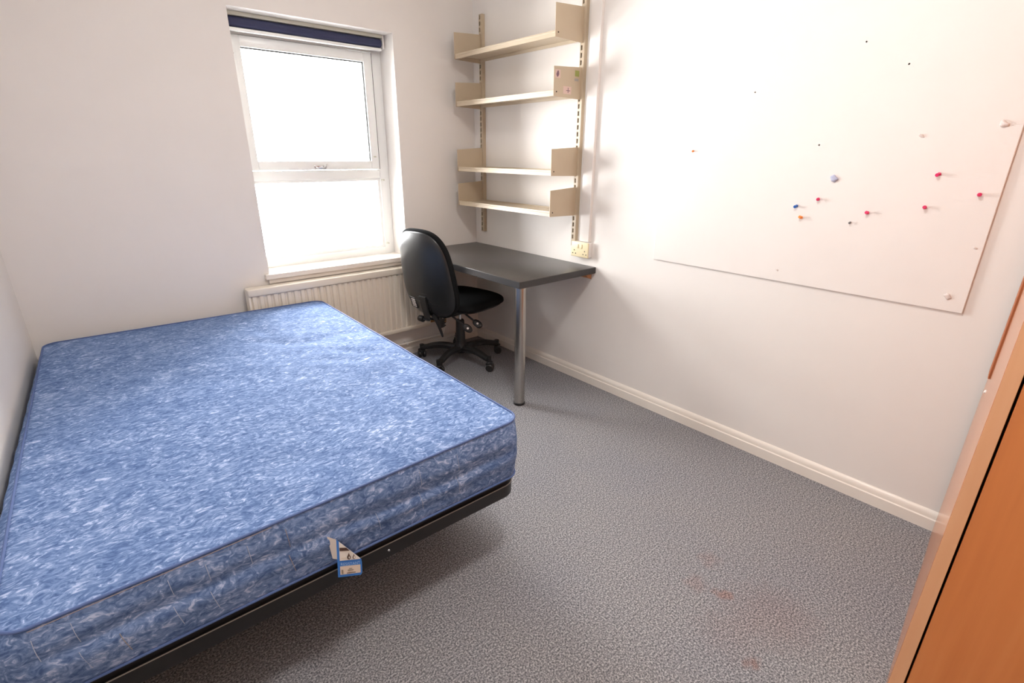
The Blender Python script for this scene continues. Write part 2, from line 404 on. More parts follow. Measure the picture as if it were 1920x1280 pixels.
# ------------------------------------------------------------------ radiator and pipe
RX0, RX1, RZ0, RZ1, RF = -1.607, -0.475, 0.200, 0.640, -0.082
rad = thing('radiator', 'cream white ribbed panel radiator under the window sill', 'radiator', (RX0, -0.02, 0.0))
ox = Vector((-RX0, 0.02, 0))
b = MB(); NF = 30; pitch = (RX1-RX0-0.02)/NF
prof = []
for i in range(NF):
    x = RX0+0.01 + i*pitch
    prof += [(x, RF+0.012), (x+pitch*0.18, RF+0.012), (x+pitch*0.36, RF), (x+pitch*0.82, RF)]
prof.append((RX1-0.01, RF+0.012))
zs = [(RZ0+0.028, 1), (RZ0+0.045, 0), (RZ1-0.055, 0), (RZ1-0.040, 1)]
rows = []
for z, flat in zs:
    rows.append([b.bm.verts.new((x-RX0, (RF+0.003 if flat else y)+0.02, z)) for x, y in prof])
for A, B in zip(rows, rows[1:]):
    for k in range(len(prof)-1): b.bm.faces.new((A[k], A[k+1], B[k+1], B[k]))
b.box(0.01, RX1-RX0-0.01, RF+0.03, 0.0, RZ0+0.02, RZ1-0.045)
b.build('front_panel', 'radiator_white', rad, smooth=25)
MB().box(0.004, RX1-RX0-0.004, RF+0.02-0.006, 0.0, RZ0, RZ0+0.030, 0.009, 3).build('bottom_rail', 'radiator_white', rad)
b = MB(); b.box(0, RX1-RX0, RF+0.02-0.008, 0.002, RZ1-0.042, RZ1, 0.007, 3)
b.build('top_cover', 'radiator_white', rad)
for x in (0.0, RX1-RX0-0.012):
    MB().box(x, x+0.012, RF+0.02-0.004, 0.0, RZ0+0.02, RZ1-0.03, 0.004).build('end_panel', 'radiator_white', rad)
for x in (0.2, 0.9):
    MB().box(x, x+0.04, 0.0, 0.0195, RZ0+0.06, RZ1-0.06).build('wall_bracket', 'radiator_white', rad)
b = MB(); lx = RX1-RX0
b.tube([(lx-0.004, -0.032, 0.222), (lx+0.10, -0.032, 0.222)], 0.011, 12)
b.lathe([(0.013, 0), (0.017, 0.004), (0.017, 0.03), (0.012, 0.034)], 14, Matrix.Translation((lx+0.130, -0.032, 0.19)))
b.build('valve_body', 'brass', rad)
pp = thing('heating_pipe', 'thin cream painted heating pipe bending along above the skirting board', 'pipe', (-0.345, -0.052, 0.0))
pts = [(0, 0, 0.1885), (0, 0, 0.125)]
for k in range(1, 7):
    a = k/6*PI/2; pts.append((-0.03*(1-math.cos(a)), 0.018*k/6, 0.125-0.03*math.sin(a)))
pts += [(-1.35, 0.018, 0.092)]
MB().tube(pts, 0.008, 12).build('pipe_run', 'gloss_white', pp)
for x in (-0.30, -0.9):
    MB().box(x-0.008, x+0.008, 0.010, 0.0515, 0.082, 0.102, 0.002).build('pipe_clip', 'white_plastic', pp)

# ------------------------------------------------------------------ shelving
UPY = (-0.110, -0.982)
for k, y in enumerate(UPY):
    z0, z1 = ((0.822, 2.155), (0.834, 2.155))[k]
    u = thing('shelf_upright', ('beige slotted metal shelf upright beside the corner of the walls', 'beige slotted metal shelf upright ending at the wall socket')[k], 'shelf upright', (0, y, z0), 0, 'slotted shelf uprights')
    h = z1-z0; b = MB()
    b.box(-0.024, 0, -0.016, -0.0125, 0, h, 0.001, 1); b.box(-0.024, 0, 0.0125, 0.016, 0, h, 0.001, 1)
    b.box(-0.024, -0.0215, -0.0125, 0.000, 0, h); b.box(-0.024, -0.0215, 0.0110, 0.0125, 0, h)
    n = int(h/0.034)
    for i in range(n+1):
        zz = i*h/n; b.box(-0.024, -0.0215, 0.000, 0.0110, max(0, zz-0.006), min(h, zz+0.006))
    b.build('slotted_channel', 'beige_metal', u, smooth=0)
    MB().box(-0.003, -0.0005, -0.0124, 0.0124, 0.001, h-0.001).build('channel_back', 'slot_dark', u, smooth=0)
SH = [(1.884, 0.146), (1.618, 0.138), (1.228, 0.136), (1.012, 0.140)]
LBL = ['beige metal wall shelf, the topmost of four above the desk',
       'beige metal wall shelf, second from top, with stickers on its end bracket',
       'beige metal wall shelf, third from top, above the lowest shelf',
       'beige metal wall shelf, the lowest of four, just above the black desk']
yl, yr = UPY
for k, (z, hb) in enumerate(SH):
    s = thing('wall_shelf', LBL[k], 'shelf', (0, 0, z), 0, 'beige metal shelves above the desk')
    b = MB(); xf = -0.222
    b.box(xf, -0.028, yr+0.003, yl-0.003, 0.020, 0.024)
    b.box(xf, xf+0.003, yr+0.003, yl-0.003, 0.002, 0.0195); b.box(xf-0.001, xf+0.006, yr+0.003, yl-0.003, 0.0195, 0.030, 0.002, 2)
    b.box(xf+0.003, xf+0.018, yr+0.003, yl-0.003, 0.002, 0.0045)
    b.box(-0.031, -0.028, yr+0.003, yl-0.003, 0.004, 0.030)
    b.build('shelf_board', 'beige_metal', s, smooth=0)
    for q, y in enumerate((yl, yr)):
        b = MB(); zt = hb
        b.prism([(-0.226, 0.0), (-0.0245, -0.004), (-0.0245, zt+0.010), (-0.030, zt+0.012), (-0.226, zt)], 0.0024, Matrix.Translation((0, y+0.0012, 0)) @ Matrix.Rotation(PI/2, 4, 'X'))
        br = b.build('bracket', 'beige_metal', s, smooth=0)
        b = MB(); b.lathe([(0.0035, 0), (0.0035, 0.0015), (0.002, 0.002)], 10, Matrix.Translation((-0.205, y-0.0012, 0.022)) @ Matrix.Rotation(PI/2, 4, 'X'))
        b.build('rivet', 'slot_dark', br)
        if k == 1 and q == 1:
            yy = y-0.0014
            def stick(nm, mt, poly, dy=0.0004, lay=0):
                bb = MB(); bb.prism(poly, dy, Matrix.Translation((0, yy-0.0005*lay, 0)) @ Matrix.Rotation(PI/2, 4, 'X'))
                return bb.build(nm, mt, br, smooth=0)
            R_ = lambda x0, x1, z0, z1: [(x0, z0), (x1, z0), (x1, z1), (x0, z1)]
            stick('sticker', 'sticker_pale', R_(-0.218, -0.180, 0.086, 0.124))
            stick('sticker_print', 'sticker_purple', [(-0.204, 0.090), (-0.196, 0.092), (-0.190, 0.104), (-0.194, 0.120), (-0.202, 0.118), (-0.210, 0.103)], lay=1)
            stick('sticker', 'sticker_green', R_(-0.072, -0.040, 0.104, 0.132))
            stick('sticker', 'sticker_grey', R_(-0.074, -0.044, 0.082, 0.094))
            stick('sticker', 'sticker_pale', R_(-0.156, -0.096, 0.016, 0.052))
            stick('sticker_print', 'sticker_purple', R_(-0.134, -0.104, 0.031, 0.034), lay=1)
            stick('sticker_print', 'sticker_purple', R_(-0.122, -0.118, 0.022, 0.046), lay=2)

# ------------------------------------------------------------------ trunking and socket
tr_ = thing('cable_trunking', 'white plastic cable trunking rising from the cream socket beside the shelves', 'trunking', (0, -1.060, 0.866))
MB().box(-0.018, 0, -0.036, 0.036, 0, H-0.866-0.002, 0.003, 2).build('trunking_cover', 'board_paint', tr_)
b = MB(); b.box(-0.021, 0, -0.0375, -0.030, 0, H-0.866-0.002, 0.002, 1); b.build('trunking_rim', 'board_paint', tr_)
so = thing('wall_socket', 'cream double wall socket in a box above the desk end', 'socket', (0, -1.048, 0.778))
MB().box(-0.030, 0, -0.064, 0.064, 0, 0.086, 0.005, 3).build('back_box', 'white_plastic', so)
fp = MB().box(-0.038, -0.0302, -0.066, 0.066, -0.001, 0.087, 0.004, 3).build('face_plate', 'cream_plastic', so)
for s in (-1, 1):
    MB().box(-0.0415, -0.0383, s*0.014-0.006, s*0.014+0.006, 0.050, 0.072, 0.001).build('switch', 'cream_plastic', fp)
    for (dy, dz) in ((0, 0.036), (-0.011, 0.018), (0.011, 0.018)):
        MB().box(-0.0386, -0.0378, s*0.040+dy-0.003, s*0.040+dy+0.003, dz-0.003, dz+0.003).build('pin_hole', 'dark_hole', fp, smooth=0)

# ------------------------------------------------------------------ desk
DW, DL, DZT = 0.588, 1.149, 0.730
dk = thing('desk', 'black laminate desk fixed in the corner with one round steel leg', 'desk', (0, 0, 0))
b = MB(); b.box(-DW, -0.002, -DL, -0.002, DZT-0.038, DZT, 0.003, 2); b.build('desk_top', 'desk_black', dk)
b = MB(); b.box(-DW-0.0012, -DW-0.0002, -DL+0.004, -0.004, DZT-0.035, DZT-0.003); b.box(-DW+0.004, -0.004, -DL-0.0012, -DL-0.0002, DZT-0.035, DZT-0.003)
b.build('edge_strip', 'desk_edge', dk, smooth=0)
lg = MB().lathe([(0.0005, 0.016), (0.030, 0.016), (0.030, 0.685), (0.0005, 0.685)], 32).build('leg', 'brushed_steel', dk, loc=(-DW+0.062, -DL+0.062, 0), smooth=40)
MB().lathe([(0.0005, 0.0), (0.031, 0.0), (0.033, 0.003), (0.033, 0.013), (0.030, 0.0165), (0.0005, 0.0165)], 32).build('leg_foot', 'black_plastic', lg)
MB().lathe([(0.0005, 0.6845), (0.045, 0.6845), (0.045, 0.6915), (0.0005, 0.6915)], 32).build('leg_flange', 'brushed_steel', lg)
b = MB(); b.prism([(0, 0.654), (0.032, 0.668), (0.052, 0.6915), (0, 0.6915)], DL-0.05, Matrix(((-1, 0, 0, -0.002), (0, 0, -1, -0.02), (0, 1, 0, 0), (0, 0, 0, 1))))
b.build('wall_batten', 'pine', dk, smooth=0)
MB().box(-DW+0.02, -0.06, -0.024, -0.002, 0.656, 0.6915).build('wall_batten', 'pine', dk, smooth=0)

# ------------------------------------------------------------------ pin board, pins and tack
bd = MB().box(-0.0095, -0.0008, -2.770, -1.530, 0.836, 2.30, 0.0015, 1).build('pin_board', 'board_paint')
tag(bd, 'large white painted board fixed flat on the wall with push pins', 'board')
for (y, z) in ((-2.439, 1.627), (-2.297, 1.711), (-2.212, 1.377), (-1.93, 1.58)):
    MB().lathe([(0.0005, 0), (0.003, 0.0002), (0.003, 0.0006), (0.0005, 0.0006)], 10, Matrix.Translation((-0.0089, y, z)) @ Matrix.Rotation(-PI/2, 4, 'Y')).build('nail_hole', 'label_grey', bd)
PINS = [('pin_pink', -2.248, 1.180, 'pink push pin between the blue pin and the lump of blue tack'),
        ('pin_pink', -2.424, 1.142, 'pink push pin just above the small grey pin'),
        ('pin_pink', -2.602, 1.284, 'pink push pin set highest of the five pink pins'),
        ('pin_pink', -2.588, 1.174, 'pink push pin straight below the highest pink pin'),
        ('pin_pink', -2.718, 1.224, 'pink push pin closest to the wardrobe side of the board'),
        ('pin_blue', -2.175, 1.149, 'dark blue push pin just above the orange pin'),
        ('pin_orange', -2.201, 1.105, 'orange push pin just below the blue pin'),
        ('pin_orange', -1.684, 1.356, 'lone orange push pin on the shelf side of the board'),
        ('pin_grey', -2.375, 1.103, 'small grey push pin just below a pink pin')]
for i, (mt, y, z, lb) in enumerate(PINS):
    s = 0.7 if mt == 'pin_grey' or y > -1.7 else 1.0
    t = thing('push_pin', lb, 'push pin', (-0.009, y, z), 0, 'push pins on the white board')
    Mx = Matrix.Rotation(-PI/2 + 0.25*math.sin(i*2.3), 4, 'Y') @ Matrix.Rotation(0.25*math.cos(i*1.7), 4, 'X') @ Matrix.Scale(s, 4)
    MB().lathe([(0.0005, 0.0012), (0.0056, 0.0012), (0.006, 0.003), (0.0040, 0.0045), (0.0036, 0.009), (0.0054, 0.0115), (0.0060, 0.014), (0.0055, 0.016), (0.0005, 0.0165)], 16, Mx).build('pin_head', mt, t)
    MB().lathe([(0.0004, -0.002), (0.0007, 0.0), (0.0007, 0.005), (0.0004, 0.005)], 6, Mx).build('needle', 'chrome', t)
def lump(y, z, r, mt, name, lb, seed):
    rnd = random.Random(seed); b = MB(); bmesh.ops.create_icosphere(b.bm, subdivisions=3, radius=1)
    for v in b.bm.verts:
        k = 1 + 0.25*math.sin(3*v.co.y+seed) * math.cos(4*v.co.z+2*seed)
        v.co = Vector((v.co.x*r*0.45*k, v.co.y*r*k, v.co.z*r*(0.75+0.2*math.sin(seed))*k + v.co.y*r*0.3*k))
    o = b.build(name, mt, loc=(-0.009-r*0.22, y, z), smooth=80)
    tag(o, lb, 'adhesive tack', 'adhesive tack lumps on the white board')
lump(-2.289, 1.257, 0.013, 'tack_blue', 'blue_tack', 'lump of pale blue adhesive tack above the pink and blue pins', 1)
lump(-2.719, 0.888, 0.010, 'tack_white', 'white_tack', 'off-white tack lump near the lower wardrobe-side corner of the board', 2)
lump(-2.726, 1.433, 0.012, 'tack_white', 'white_tack', 'off-white tack lump above the pin closest to the wardrobe', 3)
lump(-2.525, 1.404, 0.008, 'tack_white', 'white_tack', 'small off-white tack lump above the highest pink pin', 4)
lump(-2.750, 1.057, 0.006, 'tack_white', 'white_tack', 'tiny off-white tack lump between the lower corner and the pins', 5)
lump(-2.146, 0.882, 0.005, 'tack_white', 'white_tack', 'tiny off-white tack lump on the lower edge of the board', 6)

# ------------------------------------------------------------------ bed
BROT = -math.radians(1.3)
BC = Vector((-1.867, -1.010, 0))
HWX, HLY = 0.613, 0.915
def rrect(hx, hy, r, n=14):
    pts = []
    for (cx, cy, a0) in ((hx-r, hy-r, 0), (-hx+r, hy-r, PI/2), (-hx+r, -hy+r, PI), (hx-r, -hy+r, 1.5*PI)):
        for k in range(n+1):
            a = a0 + k/n*PI/2; pts.append((cx+r*math.cos(a), cy+r*math.sin(a)))
    return pts
def dense(pts, step):
    o = []
    for i, p in enumerate(pts):
        q = pts[(i+1) % len(pts)]; L = math.hypot(q[0]-p[0], q[1]-p[1]); k = max(1, int(L/step))
        for j in range(k): o.append((p[0]+(q[0]-p[0])*j/k, p[1]+(q[1]-p[1])*j/k))
    return o
bf = thing('bed_frame', 'black metal bed frame with rounded corners under the blue mattress', 'bed frame', BC, BROT)
FZ0, FZ1 = 0.248, 0.318
out_ = rrect(HWX-0.004, HLY-0.005, 0.06); 
b = MB()
def loop(bm, pts, z): return [bm.verts.new((x, y, z)) for x, y in pts]
inn = rrect(HWX-0.047, HLY-0.045, 0.022); mid = rrect(HWX-0.012, HLY-0.013, 0.052)
L1 = loop(b.bm, out_, FZ0); L2 = loop(b.bm, out_, FZ0+0.044); L3 = loop(b.bm, mid, FZ0+0.046); L4 = loop(b.bm, mid, FZ1); L5 = loop(b.bm, inn, FZ1); L6 = loop(b.bm, inn, FZ0)
for A, B_ in ((L1, L2), (L2, L3), (L3, L4), (L4, L5), (L5, L6), (L6, L1)):
    n = len(A)
    for k in range(n): b.bm.faces.new((A[k], A[(k+1) % n], B_[(k+1) % n], B_[k]))
b.build('side_rail', 'frame_black', bf, smooth=30)
MB().tube([(x*1.0004, y*1.0004, FZ0+0.0450) for x, y in out_], 0.0016, 6, closed=True).build('rail_highlight', 'frame_highlight', bf)  # pale bead along the step, painting the edge highlight of the black rail
for i in range(12):
    y = -HLY+0.12 + i*(2*HLY-0.24)/11
    MB().box(-HWX+0.047, HWX-0.047, y-0.03, y+0.03, 0.300, 0.3155, 0.003, 1).build('slat', 'pine', bf)
for sx in (-1, 1):
    for y in (-HLY+0.50, HLY-0.50):
        MB().lathe([(0.0005, 0), (0.02, 0), (0.02, 0.252), (0.0005, 0.252)], 16).build('leg', 'frame_black', bf, loc=(sx*(HWX-0.10), y, 0))
for y in (-HLY+0.50, HLY-0.50):
    MB().box(-HWX+0.045, HWX-0.045, y-0.02, y+0.02, 0.252, 0.292, 0.003).build('cross_bar', 'frame_black', bf)
MB().lathe([(0.0005, 0), (0.004, 0), (0.003, 0.002), (0.0005, 0.0025)], 10, Matrix.Translation((0.125, -HLY+0.0050, FZ0+0.022)) @ Matrix.Rotation(PI/2, 4, 'X')).build('rail_bolt', 'chrome', bf)

MZ0, MZ1 = 0.3185, 0.528
mt_ = thing('mattress', 'blue feather-patterned mattress with a fire label hanging from its foot end', 'mattress', BC, BROT)
def seg_d(x, y, pts):
    best = 9
    for p, q in zip(pts, pts[1:]):
        dx, dy = q[0]-p[0], q[1]-p[1]; t = max(0, min(1, ((x-p[0])*dx+(y-p[1])*dy)/(dx*dx+dy*dy)))
        best = min(best, math.hypot(x-p[0]-t*dx, y-p[1]-t*dy))
    return best
def loc2(p):  # room xy -> mattress xy
    d = Vector((p[0]-BC.x, p[1]-BC.y)); c, s = math.cos(-BROT), math.sin(-BROT)
    return (d.x*c-d.y*s, d.x*s+d.y*c)
CR = [([(-1.736, -0.251), (-1.679, -0.461), (-1.641, -0.734)], 0.007, 0.045),
      ([(-1.74, -0.66), (-1.60, -0.80), (-1.50, -0.80), (-1.385, -0.775), (-1.29, -0.79)], 0.009, 0.040),
      ([(-1.30, -1.25), (-1.342, -1.305), (-1.497, -1.38), (-1.64, -1.463), (-1.762, -1.58), (-1.88, -1.72)], 0.009, 0.065),
      ([(-1.50, -0.98), (-1.42, -1.08), (-1.33, -1.10)], 0.006, 0.03),
      ([(-1.60, -1.05), (-1.48, -1.16)], 0.005, 0.03), ([(-2.2, -0.6), (-2.0, -1.0)], 0.004, 0.08)]
CR = [([loc2(p) for p in a], d, s) for a, d, s in CR]
def topz(x, y):
    ex = 1-min(1, abs(x)/HWX)**4; ey = 1-min(1, abs(y)/HLY)**6
    z = MZ1 + 0.016*ex*ey
    edge = min(1, min(HWX-abs(x), HLY-abs(y))/0.05); edge = max(0, edge)
    for pts, d, s in CR: z -= d*math.exp(-(seg_d(x, y, pts)/s)**2)*(0.35+0.65*edge)
    z += 0.0035*math.sin(7.1*x+2.0*y+1)*math.sin(5.3*y-1.2*x)*edge
    z += 0.0018*math.sin(23*x+9*y)*math.sin(19*y-7*x+2)*edge
    z += 0.004*(x/HWX)*(-y/HLY) - 0.022*(y < 0)*(y/HLY)**2*(1-x/HWX)*0.5
    return z
outl = dense(rrect(HWX, HLY, 0.055, 12), 0.016); N = len(outl)
def slump(x, y): return (x + 0.028*(min(0, x)/HWX)*((HLY-y)/(2*HLY)), y)   # the soft near corner spreads towards the wall
b = MB(); rings = []
def push(f, sc_, zf):
    rr = []
    for (x, y) in outl:
        d = math.hypot(x, y); X = x*sc_; Y = y*sc_
        p = f(x, y, X, Y); rr.append(b.bm.verts.new(slump(p[0], p[1])+(p[2],)))
    rings.append(rr)
NR = 52
for i in range(1, NR+1):        # top, from the centre out to the piping
    s = (i/NR)*(1-0.010)
    push(lambda x, y, X, Y: (X, Y, topz(X, Y)), s, None)
def out_n(x, y):                # outward direction on the outline
    hx, hy = HWX-0.055, HLY-0.055; dx = x-max(-hx, min(hx, x)); dy = y-max(-hy, min(hy, y)); L = math.hypot(dx, dy) or 1
    return dx/L, dy/L
NS = 16
for j in range(NS+1):           # border, from the top piping to the bottom piping
    t = j/NS
    def side(x, y, X, Y, t=t):
        nx, ny = out_n(x, y); zt = topz(x, y)-0.002; zb = MZ0+0.006
        z = zt+(zb-zt)*t
        bulge = 0.012*math.sin(PI*t)+0.031*max(0, -nx)**3*(0.35+0.65*(HLY-y)/(2*HLY))*math.sin(PI*t**0.55)
        q = x+1.7*y
        wob = 0.5+0.5*math.sin(9*q+1)*math.sin(3.1*q)
        cz = 0.46+0.06*math.sin(4*q)*0.6
        bulge -= 0.019*math.exp(-((t-cz)/0.10)**2)*(0.35+0.65*wob)*(0.15+0.85*max(0, -ny)**12*min(1, (HWX-abs(x))/0.12))
        bulge -= 0.006*math.exp(-((t-0.78)/0.07)**2)*(0.5+0.5*math.sin(5*q+2))
        bulge += 0.0025*math.sin(30*q)*math.sin(PI*t)
        return (x+nx*bulge, y+ny*bulge, z)
    push(side, 1, None)
push(lambda x, y, X, Y: (X, Y, MZ0), 0.99, None); push(lambda x, y, X, Y: (X, Y, MZ0), 0.5, None)
for A, B_ in zip(rings, rings[1:]):
    for k in range(N): b.bm.faces.new((A[k], A[(k+1) % N], B_[(k+1) % N], B_[k]))
b.bm.faces.new(rings[0]); b.bm.faces.new(rings[-1][::-1])
b.build('cover', 'ticking', mt_, smooth=70)
MB().tube([slump(x, y)+(topz(x, y)+0.0005,) for x, y in outl], 0.0034, 8, closed=True).build('piping', 'piping_blue', mt_)
MB().tube([slump(x*1.002, y*1.002)+(MZ0+0.0050,) for x, y in outl], 0.0034, 8, closed=True).build('piping', 'piping_blue', mt_)
# thread showing beside the top piping at the near corner and quilting stitches on the foot end
MB().tube([slump(x*0.9985, y*1.001-0.004)+(topz(x, y)-0.0035,) for x, y in outl if y < -HLY+0.001 and x < -0.15], 0.0007, 5).build('thread', 'thread_gold', mt_)
MB().tube([slump(x-0.003, y)+(topz(x, y)-0.003,) for x, y in outl if x < -HWX+0.001], 0.0009, 5).build('thread', 'thread', mt_)
for i, x in enumerate((-0.585, -0.53, -0.465, -0.37, -0.30, -0.215, -0.13, 0.10, 0.235, 0.36)):
    for (t0, t1, dx) in ((0.12, 0.42, 0.004), (0.52, 0.82, 0.010)):
        if (i*7+int(t0*10)) % 5 == 0: continue
        pts = []
        for k in range(7):
            t = t0+(t1-t0)*k/6; p = side.__call__(x, -HLY, x, -HLY, t); pts.append((p[0]+dx*(k/6-0.5), p[1]-0.0006, p[2]))
        MB().tube(pts, 0.0007, 5).build('stitch', 'thread_gold' if i % 4 == 2 else 'thread', mt_)
# fire label
lab = None
def lp(u, v, lay=0.0):
    x = -1.898 + u*0.064 + v*0.012; z = 0.294 - u*0.030 + v*0.109
    return (x-BC.x-0.002, -HLY-0.016-0.012*(1-v)+0.010*(u-0.5)**2-lay, z)
def lpoly(nm, mt, uv, lay, parent, th=0.0004):
    bb = MB(); f_ = [bb.bm.verts.new(lp(u, v, lay+th)) for u, v in uv]; k_ = [bb.bm.verts.new(lp(u, v, lay)) for u, v in uv]
    bb.bm.faces.new(f_); bb.bm.faces.new(k_[::-1]); n = len(uv)
    for i in range(n): bb.bm.faces.new((f_[i], k_[i], k_[(i+1) % n], f_[(i+1) % n]))
    return bb.build(nm, mt, parent, smooth=0)
dg = lambda u: 1-0.58*u
lab = lpoly('fire_label', 'label_blue', [(0, 0), (0.94, 0), (1, 0.06), (1, 0.34), (0.97, dg(0.97)), (0, 1)], 0.0, mt_)
lab['label'] = 'blue bordered white fire label on the mattress foot end'
lpoly('label_panel', 'label_white', [(0.09, 0.44), (0.92, 0.44), (0.92, dg(0.92)), (0.09, dg(0.09))], 0.0005, lab)
lpoly('label_panel', 'label_cream', [(0.09, 0.07), (0.92, 0.07), (0.92, 0.29), (0.09, 0.29)], 0.0005, lab)
lpoly('label_stripe', 'label_brown', [(0.10, 0.70), (0.50, 0.70), (dg(0)*0.0+0.36, 0.785), (0.10, 0.785)], 0.001, lab)
def drop(cu, cv, ru, rv):
    return [(cu+ru*math.sin(a)*(0.55+0.45*math.cos(a/2)**2 if a < PI else 0.55+0.45*math.cos((2*PI-a)/2)**2) if False else cu+ru*math.sin(a)*math.sin(a/2), cv+rv*math.cos(a)) for a in [k*2*PI/16 for k in range(16)]]
def flame(cu, cv, ru, rv):
    return [(cu, cv+rv), (cu+ru*0.45, cv+rv*0.35), (cu+ru, cv-rv*0.25), (cu+ru*0.75, cv-rv*0.8), (cu, cv-rv), (cu-ru*0.75, cv-rv*0.8), (cu-ru, cv-rv*0.25), (cu-ru*0.45, cv+rv*0.35)]
lpoly('flame_mark', 'label_brown', flame(0.45, 0.555, 0.075, 0.09), 0.001, lab)
lpoly('flame_mark', 'label_white', flame(0.46, 0.53, 0.025, 0.035), 0.0015, lab)
lpoly('flame_mark', 'label_brown', flame(0.66, 0.535, 0.06, 0.07), 0.001, lab)
lpoly('flame_mark', 'label_white', flame(0.67, 0.525, 0.035, 0.045), 0.0015, lab)
lpoly('label_rule', 'label_cream', [(0.15, 0.505), (0.34, 0.505), (0.34, 0.52), (0.15, 0.52)], 0.001, lab)
for (u0, u1, v0, v1, m_) in ((0.14, 0.20, 0.09, 0.20, 'label_grey'), (0.38, 0.62, 0.17, 0.19, 'label_grey'), (0.34, 0.70, 0.10, 0.115, 'label_brown'), (0.44, 0.56, 0.21, 0.23, 'label_grey')):
    lpoly('small_print', m_, [(u0, v0), (u1, v0), (u1, v1), (u0, v1)], 0.001, lab)
fc = bpy.data.curves.new('t', 'FONT'); fc.body = 'RESISTANT'; fc.size = 1.0; fc.align_x = 'LEFT'
fo = bpy.data.objects.new('t', fc); col.objects.link(fo); bpy.context.view_layer.update()
me = bpy.data.meshes.new_from_object(fo); me.name = 'label_lettering'
bpy.data.objects.remove(fo); bpy.data.curves.remove(fc)
x1 = max(v.co.x for v in me.vertices)
for v in me.vertices: v.co = Vector(lp(0.11+0.80*v.co.x/x1, 0.315+0.11*v.co.y, 0.0012))
me.materials.append(MATS['label_pale_blue'])
lt = bpy.data.objects.new('label_lettering', me); col.objects.link(lt); lt.parent = lab
bb = MB(); f_ = [(-1.906, 0.419, 0.004), (-1.886, 0.402, 0.010), (-1.891, 0.346, 0.016), (-1.902, 0.351, 0.012)]
A = [bb.bm.verts.new((x-BC.x-0.002, -HLY-0.004-d, z)) for x, z, d in f_]; B_ = [bb.bm.verts.new((x-BC.x-0.002, -HLY-0.0035-d, z)) for x, z, d in f_]
bb.bm.faces.new(A); bb.bm.faces.new(B_[::-1])
for i in range(4): bb.bm.faces.new((A[i], B_[i], B_[(i+1) % 4], A[(i+1) % 4]))
bb.build('label_flap', 'label_back', lab, smooth=0)

# ------------------------------------------------------------------ office chair
CH = thing('office_chair', 'black swivel office chair with high back drawn up to the desk', 'chair', (-0.398, -0.333, 0), math.radians(12))
b = MB(); b.lathe([(0.0005, 0.060), (0.038, 0.060), (0.046, 0.072), (0.046, 0.105), (0.036, 0.122), (0.032, 0.150), (0.028, 0.285), (0.024, 0.292), (0.0005, 0.292)], 24)
b.build('column_shroud', 'black_plastic', CH)
MB().lathe([(0.0005, 0.28), (0.011, 0.28), (0.011, 0.395), (0.0005, 0.395)], 16).build('gas_lift', 'chrome', CH)
leg0 = cast0 = None
for k in range(5):
    a = math.radians(60+72*k-12)
    b = MB(); pts = []; sz = []
    for i in range(9):
        t = i/8; r = 0.03+0.245*t
        pts.append((r, 0, 0.088+0.018*math.sin(PI*min(1, t*1.1))*0.9-0.010*t*t)); sz.append((0.056-0.014*t, 0.042-0.010*t))
    if leg0 is None:
        b.sweep(pts, sz, bev=0.3); b.tube([(0.275, 0, 0.098), (0.278, 0, 0.060)], [0.017, 0.014], 12); leg = leg0 = b.build('leg', 'black_plastic', CH, rot=(0, 0, a), smooth=40)
    else:
        b.bm.free(); leg = copy_mesh(leg0, CH, rot=(0, 0, a))
    sw = math.radians((20, -60, 100, 35, -25)[k])
    Mc = Matrix.Translation((0.278, 0, 0)) @ Matrix.Rotation(sw, 4, 'Z')
    hd = MB(); hd.sweep([(-0.018+0.004*i, 0, 0.034+0.026*math.sin(PI*(0.15+0.5*i/10))) for i in range(11)], [(0.026+0.026*math.sin(PI*i/10), 0.012) for i in range(11)])
    for v in hd.bm.verts: v.co = Mc @ v.co
    cs = hd.build('caster', 'black_plastic', CH); cs.rotation_euler = (0, 0, a)
    for s in (-1, 1):
        wb = MB(); wb.lathe([(0.0005, -0.010), (0.021, -0.010), (0.026, -0.006), (0.026, 0.006), (0.021, 0.010), (0.0005, 0.010)], 20, Mc @ Matrix.Translation((0.006, s*0.016, 0.0262)) @ Matrix.Rotation(PI/2, 4, 'X'))
        wb.build('wheel', 'black_plastic', cs)
# seat
def sbend(p):
    x, y, z = p
    return Vector((x, y, z - 0.9*max(0, x-0.10)**2*1.6 - 0.10*y*y + 0.02*max(0, -x-0.12)))
b = MB(); b.pad(0.238, 0.245, 3.2, 0.045, 0.030, bend=sbend, ex=0.3); b.build('seat', 'black_fabric', CH, loc=(0.032, 0, 0.432), smooth=80)
b = MB(); b.pad(0.225, 0.232, 3.2, 0.006, 0.034, bend=sbend, ex=0.6); b.build('seat_shell', 'black_plastic', CH, loc=(0.030, 0, 0.412), smooth=80)
MB().box(-0.12, 0.09, -0.07, 0.07, 0.352, 0.395, 0.008, 2).build('tilt_mechanism', 'black_plastic', CH)
# backrest: pad in local (x across, y up, z forward)
tilt = math.radians(13)
def bbend(p):
    x, y, z = p
    return Vector((x, y, z + 0.8*x*x - 0.05*math.cos(y/0.27*1.5)*0.4 + 0.012*math.sin((y+0.05)/0.27*2.2)))
Mb = Matrix.Translation((-0.305, 0, 0.648)) @ Matrix.Rotation(-tilt, 4, 'Y') @ Matrix(((0, 0, 1, 0), (1, 0, 0, 0), (0, 1, 0, 0), (0, 0, 0, 1)))
b = MB(); b.pad(0.208, 0.272, 3.1, 0.004, 0.026, bend=bbend, taper=-0.12, ex=0.5)
for v in b.bm.verts: v.co = Mb @ v.co
sh = b.build('back_shell', 'black_shell', CH, smooth=80)
b = MB(); b.pad(0.218, 0.283, 3.1, 0.054, 0.012, bend=lambda p: bbend(p+Vector((0, 0, 0.012))), taper=-0.12, ex=0.36)
for v in b.bm.verts: v.co = Mb @ v.co
